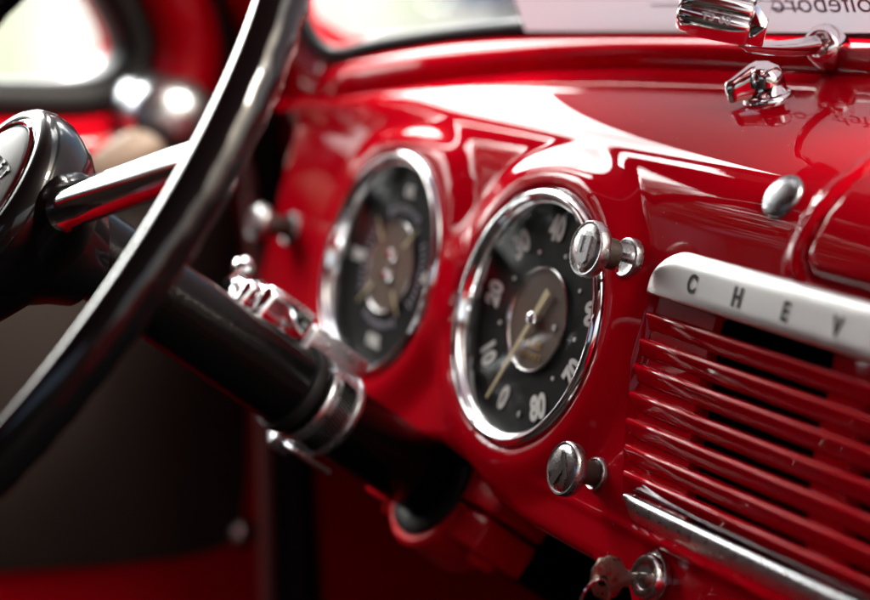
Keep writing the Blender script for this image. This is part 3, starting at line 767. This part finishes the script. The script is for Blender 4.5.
for k in range(3):
    t = [0, math.pi, -math.pi / 2][k]; d = wx * math.cos(t) + wy * math.sin(t); s_ = d.cross(WN)
    b = bmesh.new(); rows = []
    for r_, w, h, z in ((.036, .021, .017, -.018), (.046, .0165, .0135, -.0165), (.054, .0125, .0110, -.0150), (.062, .0104, .0098, -.0140), (.08, .0098, .0094, -.0125), (.12, .0092, .0088, -.009), (.17, .0086, .008, -.004), (.203, .008, .007, -.001)):
        c = WH + d * r_ + WN * z
        rows.append([c + s_ * w * math.cos(q) + WN * h * math.sin(q) for q in [2 * math.pi * j / 28 for j in range(28)]])
    vr = loft(b, rows, True); bmesh.ops.recalc_face_normals(b, faces=b.faces); spk = link('spoke', b, CHROME, wheel, angle=70)
    b = bmesh.new(); rows = []
    for r_, w, h, z in ((.030, .030, .022, -.020), (.040, .0235, .0180, -.0185), (.048, .0175, .0148, -.0170), (.054, .0138, .0122, -.0152), (.0565, .0118, .0108, -.0148)):
        c = WH + d * r_ + WN * z
        rows.append([c + s_ * w * math.cos(q) + WN * h * math.sin(q) for q in [2 * math.pi * j / 28 for j in range(28)]])
    vr = loft(b, rows, True); bmesh.ops.recalc_face_normals(b, faces=b.faces); link('spoke_root', b, BLACK, hub, angle=70)

# ================================================================== DRIVER'S DOOR
DX = -.45
def DP(px, py, dx=0.0): return hit(px, py, 0, DX + dx)
def YZ(pts): return [(p.y, p.z) for p in pts]
door = thing('driver_door', 'closed red driver door with brown card and vent window', 'door', (DX, -.4, -.45)); door.location = (0, 0, 0)
winp = [DP(-120, 82), DP(0, 84), DP(60, 85), DP(90, 82), DP(110, 72), DP(121, 56), DP(121, 40), DP(112, 18), DP(97, -10), DP(40, -120)]
winc = catmull(winp, 6)
last = winc[-1]; sill = winc[0]
outline = winc + [Vector((DX, last.y - .05, .40)), Vector((DX, -.56, .40)), Vector((DX, -.56, sill.z))]
front = [DP(178, -10), DP(196, 50), DP(226, 110), DP(243, 200), DP(256, 400), DP(262, 640)]
b = bmesh.new()
outer = [Vector((DX, -.92, .50)), Vector((DX, front[0].y - .13, .50))] + catmull(front, 4) + [Vector((DX, front[-1].y, -.62)), Vector((DX, -.92, -.62))]
def ring_fill(bm, outer, inner, thick):
    vo = [bm.verts.new(v) for v in outer]; vi = [bm.verts.new(v) for v in inner]
    eo = [bm.edges.new((vo[i], vo[(i + 1) % len(vo)])) for i in range(len(vo))]
    ei = [bm.edges.new((vi[i], vi[(i + 1) % len(vi)])) for i in range(len(vi))]
    r = bmesh.ops.triangle_fill(bm, edges=eo + ei, use_beauty=True)
    fs = [f for f in r['geom'] if isinstance(f, bmesh.types.BMFace)]
    ex = bmesh.ops.extrude_face_region(bm, geom=fs)
    for v in ex['geom']:
        if isinstance(v, bmesh.types.BMVert): v.co += Vector((-thick, 0, 0))
    bmesh.ops.recalc_face_normals(bm, faces=bm.faces)
ring_fill(b, outer, outline, .045); link('door_skin', b, RED, door, smooth=False)
# rounded red sash that swells inward round the window
b = bmesh.new(); rows = []
cen = Vector((DX, -.4, .25))
for v in outline:
    pass
sash = [v for v in outline]
def offset_loop(pts, d):
    n = len(pts); out = []
    for i, p in enumerate(pts):
        a = pts[i - 1]; c = pts[(i + 1) % n]; t = (c - a).normalized(); nr = Vector((0, t.z, -t.y)); out.append(p + nr * d)
    return out
sgn = 1 if sum((outline[i].y * outline[(i + 1) % len(outline)].z - outline[(i + 1) % len(outline)].y * outline[i].z) for i in range(len(outline))) > 0 else -1
for dd_, h in ((.020, .004), (.026, .022), (.036, .032), (.050, .032), (.062, .020), (.072, .004), (.076, 0)):
    rows.append([v + Vector((h, 0, 0)) for v in offset_loop(outline, sgn * dd_)])
loft(b, [r + [r[0]] for r in rows]); bmesh.ops.recalc_face_normals(b, faces=b.faces); link('window_sash', b, RED, door, angle=60)
b = bmesh.new(); rows = []
for dd_, h in ((-.002, -.02), (-.002, .004), (.003, .010), (.011, .012), (.019, .010), (.022, .002)):
    rows.append([v + Vector((h, 0, 0)) for v in offset_loop(outline, sgn * dd_)])
loft(b, [r + [r[0]] for r in rows]); bmesh.ops.recalc_face_normals(b, faces=b.faces); link('window_gasket', b, RUBBER, door, angle=60)
b = bmesh.new(); b.faces.new([b.verts.new(v + Vector((-.02, 0, 0))) for v in outline]); link('window_glass', b, GLASS, door, smooth=False)
# brown card
cardpts = [DP(-60, 172, .012), DP(60, 170, .012), DP(140, 168, .012), DP(205, 176, .012), DP(236, 205, .012), DP(246, 300, .012), DP(250, 430, .012), DP(246, 500, .012), DP(225, 548, .012), DP(120, 566, .012), DP(-40, 575, .012)]
cc_ = catmull(cardpts, 5); poly = cc_ + [Vector((DX + .012, -.85, cc_[-1].z)), Vector((DX + .012, -.85, cc_[0].z))]
b = bmesh.new(); prism(b, poly, Vector((-.010, 0, 0)), .003); link('door_card', b, CARD, door, angle=30)
# winder: chrome boss with beige grip
hb_ = DP(167, 116, .035)
win = thing('window_winder', 'chrome window winder with beige grip on the driver door', 'window winder', hb_)
b = bmesh.new(); lathe(b, hb_ - XF * .03, XF, [(.030, -.006), (.030, .004), (.026, .012), (.025, .022), (.027, .034), (.023, .046), (.012, .054), (0, .056)], 40, sx=1.15); link('boss', b, STEEL, win)
g0, g1 = hb_ + Vector((.005, -.004, -.012)), DP(92, 176, .04)
b = bmesh.new(); tube(b, catmull([g0, g0.lerp(g1, .5) + Vector((.006, 0, .004)), g1], 6), lambda t: .0125 * (1 - .25 * abs(2 * t - 1) ** 3), 20); link('grip', b, BEIGE, win)
# far small fittings
for (px, py, r_, nm, lab) in ((229, 184, .010, 'chrome_screw', 'small round chrome fitting high on the brown door card'), (240, 532, .011, 'chrome_screw', 'dim small metal fitting low on the brown door card')):
    p = DP(px, py, .013); b = bmesh.new(); lathe(b, p, XF, [(r_, -.002), (r_, .004), (r_ * .8, .008), (r_ * .4, .010), (0, .0105)], 28); tag(link(nm, b, CHROME if py < 300 else CHROME_OLD, None), lab, 'door fitting')
# ---------------------------------------------------------------- cab: seal, pillar, kick panel, firewall, roof, rear wall, floor
seal_l = catmull([DP(180, -40), DP(192, 20), DP(222, 80), DP(246, 150), DP(256, 230), DP(267, 420), DP(272, 660)], 6)
seal_r = catmull([DP(222, -40), DP(236, 20), DP(262, 80), DP(276, 140), DP(283, 230), DP(306, 420), DP(322, 660)], 6)
seal_l.append(Vector((DX, seal_l[-1].y, -.75))); seal_r.append(Vector((DX, seal_r[-1].y, -.75)))
b = bmesh.new(); rows = []
for a_, c_ in zip(seal_l, seal_r):
    rows.append([a_ + Vector((-.02, 0, 0)), a_ + Vector((.010, 0, 0)), a_.lerp(c_, .3) + Vector((.020, 0, 0)), a_.lerp(c_, .7) + Vector((.020, 0, 0)), c_ + Vector((.010, 0, 0)), c_ + Vector((-.02, 0, 0))])
loft(b, rows); bmesh.ops.recalc_face_normals(b, faces=b.faces); link('door_seal', b, RUBBER, cab, angle=60)
b = bmesh.new()
ks_ = [v + Vector((.004, 0, 0)) for v in seal_r]
prism(b, ks_ + [Vector((DX + .004, .62, -.75)), Vector((DX + .004, .62, .06)), Vector((DX + .004, .12, .10))], Vector((-.03, 0, 0))); link('kick_panel', b, RED, cab, smooth=False)
def slab(name, x0, x1, y0, y1, z0, z1, m, parent=cab):
    b = bmesh.new(); box(b, ((x0 + x1) / 2, (y0 + y1) / 2, (z0 + z1) / 2), XF, Vector((0, 1, 0)), Vector((0, 0, 1)), x1 - x0, y1 - y0, z1 - z0, .012, 2); return link(name, b, m, parent, angle=40)
XR = 2 * XMID - DX
slab('firewall', DX - .03, XR + .03, .45, .48, -.75, .10, FLOOR)
b = bmesh.new(); rows = [[], [], []]
for i in range(60):
    x_ = DX - .03 + (XR - DX + .06) * i / 59; y_, z_ = crease_s(max(-.34, min(2 * XMID + .34, x_)))
    rows[0].append(Vector((x_, y_ + .004, z_ - .006))); rows[1].append(Vector((x_, y_ + .06, z_ + .022))); rows[2].append(Vector((x_, .48, .11)))
loft(b, rows); bmesh.ops.recalc_face_normals(b, faces=b.faces); link('cowl', b, RED, cab)
slab('floor_pan', DX - .03, XR + .03, -1.05, .47, -.66, -.62, FLOOR)
slab('rear_wall', DX - .04, XR + .04, -1.08, -1.04, -.66, .0, RED)
slab('rear_header', DX - .04, XR + .04, -1.08, -1.04, .40, .56, LINER)
for sx in (0, 1): slab('rear_pillar', (DX - .04, XMID + .33)[sx], (XMID - .33, XR + .04)[sx], -1.08, -1.04, .0, .40, LINER)
slab('roof', DX - .04, XR + .04, -1.08, -.06, .50, .56, LINER)
slab('side_sill', XR, XR + .05, -.95, .45, -.75, -.60, RED)
slab('passenger_side_panel', XR - .02, XR + .03, -.86, .06, -.60, .075, RED)
slab('rear_quarter', XR, XR + .05, -1.08, -.86, -.66, .52, RED)
slab('cowl_side', XR, XR + .05, .06, .48, -.66, .12, RED)
slab('door_rear_post', DX - .05, DX, -1.08, -.90, -.66, .52, RED)
seat = thing('bench_seat', 'dark brown bench seat behind the steering wheel', 'seat', (XMID, -.8, -.3)); seat.location = (0, 0, 0)
b = bmesh.new(); box(b, (XMID, -.74, -.36), XF, Vector((0, 1, 0)), Vector((0, 0, 1)), 1.4, .5, .16, .05, 4); link('cushion', b, CARD, seat)
b = bmesh.new(); box(b, (XMID, -.97, -.06), XF, Vector((0, 1, .0)), Vector((0, -.0, 1)), 1.4, .13, .50, .05, 4); link('backrest', b, CARD, seat)

# ================================================================== OUTSIDE
def structure(o): o['kind'] = 'structure'; return o
GZ = -1.30
GRAV = mat('pale_gravel', (.085, .080, .068), .9, bump=.6, bscale=40, vary=.25, vscale=6)
b = bmesh.new(); v = [b.verts.new(q) for q in ((-400, -400, GZ), (400, -400, GZ), (400, 400, GZ), (-400, 400, GZ))]; b.faces.new(v); structure(link('ground', b, GRAV, None, smooth=False))
GRASS = mat('lawn_grass', (.042, .058, .008), .9, bump=.6, bscale=30, vary=.35, vscale=3)
def patch(pts, z):
    b = bmesh.new(); b.faces.new([b.verts.new((x, y, GZ + z)) for x, y in pts]); structure(link('lawn', b, GRASS, None, smooth=False))
g1 = [hit(px, py, 2, GZ) for px, py in ((-900, 140), (26, 140), (30, 30), (60, -70), (-900, -90))]
patch([(p.x, p.y) for p in g1], .004)
g2 = [hit(px, py, 2, GZ) for px, py in ((392, 24), (450, 12), (470, -20), (400, -18))]
patch([(p.x, p.y) for p in g2], .004)

def car(px, py, body, label):
    near = hit(px, py, 2, GZ + .30); rt_ = Vector((.4753, .8798, 0)); fw = Vector((-.8798, .4753, 0)); up = Vector((0, 0, 1))
    base = Vector((near.x, near.y, GZ)) + fw * .86
    P = lambda l, w, h: base + rt_ * l + fw * w + up * h
    root = thing('parked_car', label, 'car', base)
    b = bmesh.new(); rows = []
    for l, w, lo, hi in ((0, .62, .48, .62), (.06, .76, .36, .72), (.5, .84, .30, .84), (1.2, .86, .26, .92), (2.6, .86, .26, .92), (3.6, .85, .28, .86), (4.25, .78, .34, .76), (4.4, .62, .45, .62)):
        rows.append([P(l, -w, lo + .08), P(l, -w, hi - .12), P(l, -w + .10, hi), P(l, w - .10, hi), P(l, w, hi - .12), P(l, w, lo + .08), P(l, w - .1, lo), P(l, -w + .1, lo)])
    vr = loft(b, rows, True); b.faces.new(vr[0][::-1]); b.faces.new(vr[-1]); bmesh.ops.recalc_face_normals(b, faces=b.faces); bd_ = link('body', b, body, root)
    b = bmesh.new(); rows = []
    for h, l0, l1, w in ((.88, .75, 3.25, .80), (1.15, 1.15, 2.85, .70), (1.38, 1.45, 2.55, .60), (1.43, 1.65, 2.35, .48)):
        rows.append([P(l0, -w, h), P(l1, -w, h), P(l1, w, h), P(l0, w, h)])
    vr = loft(b, rows, True); b.faces.new(vr[-1]); bmesh.ops.recalc_face_normals(b, faces=b.faces); link('cabin', b, body, root, smooth=False)
    for l0, l1 in ((1.22, 1.92), (2.0, 2.72)):
        b = bmesh.new(); prism(b, [P(l0, -.80, .96), P(l1, -.80, .96), P(lerp(l1, 2.0, .3), -.665, 1.33), P(lerp(l0, 2.0, .3), -.665, 1.33)], -fw * .012); link('window', b, BLACK, root, smooth=False)
    for l in (.85, 3.45):
        for w_ in (-.80, .80):
            b = bmesh.new(); lathe(b, P(l, w_, .32), fw, [(0, -.10), (.20, -.10), (.22, -.09), (.30, -.10), (.32, -.07), (.32, .07), (.30, .10), (0, .10)], 32); wh = link('wheel', b, RUBBER, root)
            b = bmesh.new(); lathe(b, P(l, w_, .32), -fw if w_ < 0 else fw, [(.19, .10), (.17, .125), (.08, .12), (0, .14)], 24); link('hub_cap', b, CHROME, wh)
    for w_ in (-.55, .55):
        b = bmesh.new(); box(b, P(.03, w_, .62), rt_, fw, up, .08, .22, .14, .02); link('tail_light', b, LAMPRED, root)
    b = bmesh.new(); box(b, P(-.04, 0, .42), rt_, fw, up, .10, 1.5, .12, .03); link('bumper', b, CHROME, root)
BARK = mat('bark', (.09, .07, .05), .9, bump=1, bscale=30); LEAF = mat('leaf_green', (.05, .085, .022), .6, vary=.4, vscale=2)
def tree(az, dist, h, rc, label):  # unseen trees, added so the dash paint mirrors dark crowns
    x0, y0 = math.sin(R(az)) * dist, math.cos(R(az)) * dist
    root = thing('reflection_tree', label, 'tree', (x0, y0, GZ), 'unseen trees added for dash reflections')
    b = bmesh.new(); base = Vector((x0, y0, GZ)); tube(b, [base, base + Vector((.05, .03, h * .35)), base + Vector((.1, -.05, h * .75))], lambda t: .20 * (1 - .75 * t), 12)
    limbs = []
    for k in range(7):
        a = k * 2.4 + az; z0 = h * (.38 + .05 * k); tip = base + Vector((math.cos(a) * rc * .7, math.sin(a) * rc * .7, z0 + h * .16)); limbs.append(tip)
        tube(b, [base + Vector((.06, 0, z0)), (base + Vector((.06, 0, z0))).lerp(tip, .5) + Vector((0, 0, -.05 * h * .3)), tip], lambda t: .075 * (1 - .8 * t), 8)
    link('trunk', b, BARK, root)
    b = bmesh.new(); cz = GZ + h * .72
    clumps = [Vector((x0 + random.uniform(-.75, .75) * rc, y0 + random.uniform(-.75, .75) * rc, cz + random.uniform(-.24, .24) * h)) for _ in range(26)] + limbs
    for c in clumps:
        rr = random.uniform(.28, .48) * rc
        for _ in range(85):
            u = Vector((random.gauss(0, 1), random.gauss(0, 1), random.gauss(0, 1))).normalized(); p = c + u * rr * random.uniform(.5, 1.05)
            a_ = Vector((random.gauss(0, 1), random.gauss(0, 1), random.gauss(0, 1))).normalized(); c_ = a_.orthogonal().normalized(); sz = random.uniform(.07, .15)
            b.faces.new([b.verts.new(p + a_ * sz), b.verts.new(p + c_ * sz * .6), b.verts.new(p - a_ * sz), b.verts.new(p - c_ * sz * .6)])
    link('crown', b, LEAF, root, smooth=False)
for q_ in ((229, 12.5, 6.9, 2.0, 'unseen leafy tree added for dash reflections, rearmost of its row'), (240, 12.0, 7.4, 2.1, 'tallest unseen leafy tree added for dash reflections'), (251, 13.0, 7.1, 2.2, 'unseen leafy tree added for dash reflections, foremost of its row')):
    tree(*q_)
LAMPRED = mat('lamp_red', (.5, .01, .01), .2)
car(442, 16, mat('blue_car_paint', (.10, .17, .28), .35, coat=.8), 'blurred blue car parked outside beyond the windshield')
# ================================================================== LIGHT, WORLD, CAMERA
ADDED_CLOUD = 115.0
SUN_EL, SUN_AZ = R(45), R(58)                  # azimuth: direction the light comes from, measured from +Y clockwise
w = bpy.data.worlds.new('World'); SC.world = w; w.use_nodes = True
nt = w.node_tree; bg = nt.nodes['Background']; sky = nt.nodes.new('ShaderNodeTexSky'); sky.sky_type = 'NISHITA'; sky.sun_disc = False
sky.sun_elevation = SUN_EL; sky.sun_rotation = SUN_AZ; sky.air_density = 1.0; sky.dust_density = 7.0; sky.ozone_density = .6
tcw = nt.nodes.new('ShaderNodeTexCoord')             # unseen cloud bank added on the driver's side for white dash highlights
def wmath(op, a, c=None):
    q = nt.nodes.new('ShaderNodeMath'); q.operation = op
    for i_, v_ in enumerate((a, c)):
        if v_ is None: continue
        if isinstance(v_, (int, float)): q.inputs[i_].default_value = v_
        else: nt.links.new(v_, q.inputs[i_])
    return q.outputs[0]
nz = nt.nodes.new('ShaderNodeTexNoise'); nz.inputs['Scale'].default_value = 2.6; nz.inputs['Detail'].default_value = 7; nz.inputs['Roughness'].default_value = .55
nt.links.new(tcw.outputs['Generated'], nz.inputs['Vector'])
dt = nt.nodes.new('ShaderNodeVectorMath'); dt.operation = 'DOT_PRODUCT'; nt.links.new(tcw.outputs['Generated'], dt.inputs[0])
dt.inputs[1].default_value = (math.sin(R(272)) * math.cos(R(36)), math.cos(R(272)) * math.cos(R(36)), math.sin(R(36)))
cm = nt.nodes.new('ShaderNodeMapRange'); cm.interpolation_type = 'SMOOTHSTEP'; cm.inputs['From Min'].default_value = .86; cm.inputs['From Max'].default_value = 1.16
nt.links.new(wmath('ADD', wmath('MULTIPLY', nz.outputs['Fac'], .75), wmath('MULTIPLY', dt.outputs['Value'], .72)), cm.inputs['Value'])
cmx = nt.nodes.new('ShaderNodeMix'); cmx.data_type = 'RGBA'; cmx.inputs['B'].default_value = (ADDED_CLOUD, ADDED_CLOUD * .985, ADDED_CLOUD * .96, 1)
nt.links.new(cm.outputs[0], cmx.inputs['Factor']); nt.links.new(sky.outputs[0], cmx.inputs['A'])
nt.links.new(cmx.outputs['Result'], bg.inputs['Color']); bg.inputs['Strength'].default_value = .09
sl = bpy.data.lights.new('sun', 'SUN'); sl.energy = 1.15; sl.angle = R(12); sl.color = (1, .95, .88)
so = bpy.data.objects.new('sun', sl); COL.objects.link(so)
sd_ = Vector((math.sin(SUN_AZ) * math.cos(SUN_EL), math.cos(SUN_AZ) * math.cos(SUN_EL), math.sin(SUN_EL)))
so.rotation_euler = sd_.to_track_quat('Z', 'Y').to_euler(); so.location = sd_ * 20
cd_ = bpy.data.cameras.new('camera'); co = bpy.data.objects.new('camera', cd_); COL.objects.link(co)
fwd = ray(435, 300).normalized(); rt = ray(436, 300) - ray(435, 300); rt.normalize(); upv = rt.cross(fwd).normalized()
co.matrix_world = Matrix(((rt.x, upv.x, -fwd.x, CAM.x), (rt.y, upv.y, -fwd.y, CAM.y), (rt.z, upv.z, -fwd.z, CAM.z), (0, 0, 0, 1)))
cd_.sensor_width = 36; cd_.lens = FPX / 870 * 36; cd_.clip_start = .02; cd_.clip_end = 2000
cd_.dof.use_dof = True; cd_.dof.focus_distance = .922; cd_.dof.aperture_fstop = 3.6; cd_.dof.aperture_blades = 9
SC.camera = co
SC.view_settings.view_transform = 'Standard'; SC.view_settings.look = 'None'; SC.view_settings.gamma = 1; SC.view_settings.exposure = 1.55
SC.render.engine = 'CYCLES'; SC.cycles.use_denoising = True
SC.cycles.max_bounces = 10; SC.cycles.diffuse_bounces = 5; SC.cycles.glossy_bounces = 6; SC.cycles.transparent_max_bounces = 12
SC.cycles.sample_clamp_indirect = 8; SC.cycles.caustics_reflective = False; SC.cycles.caustics_refractive = False
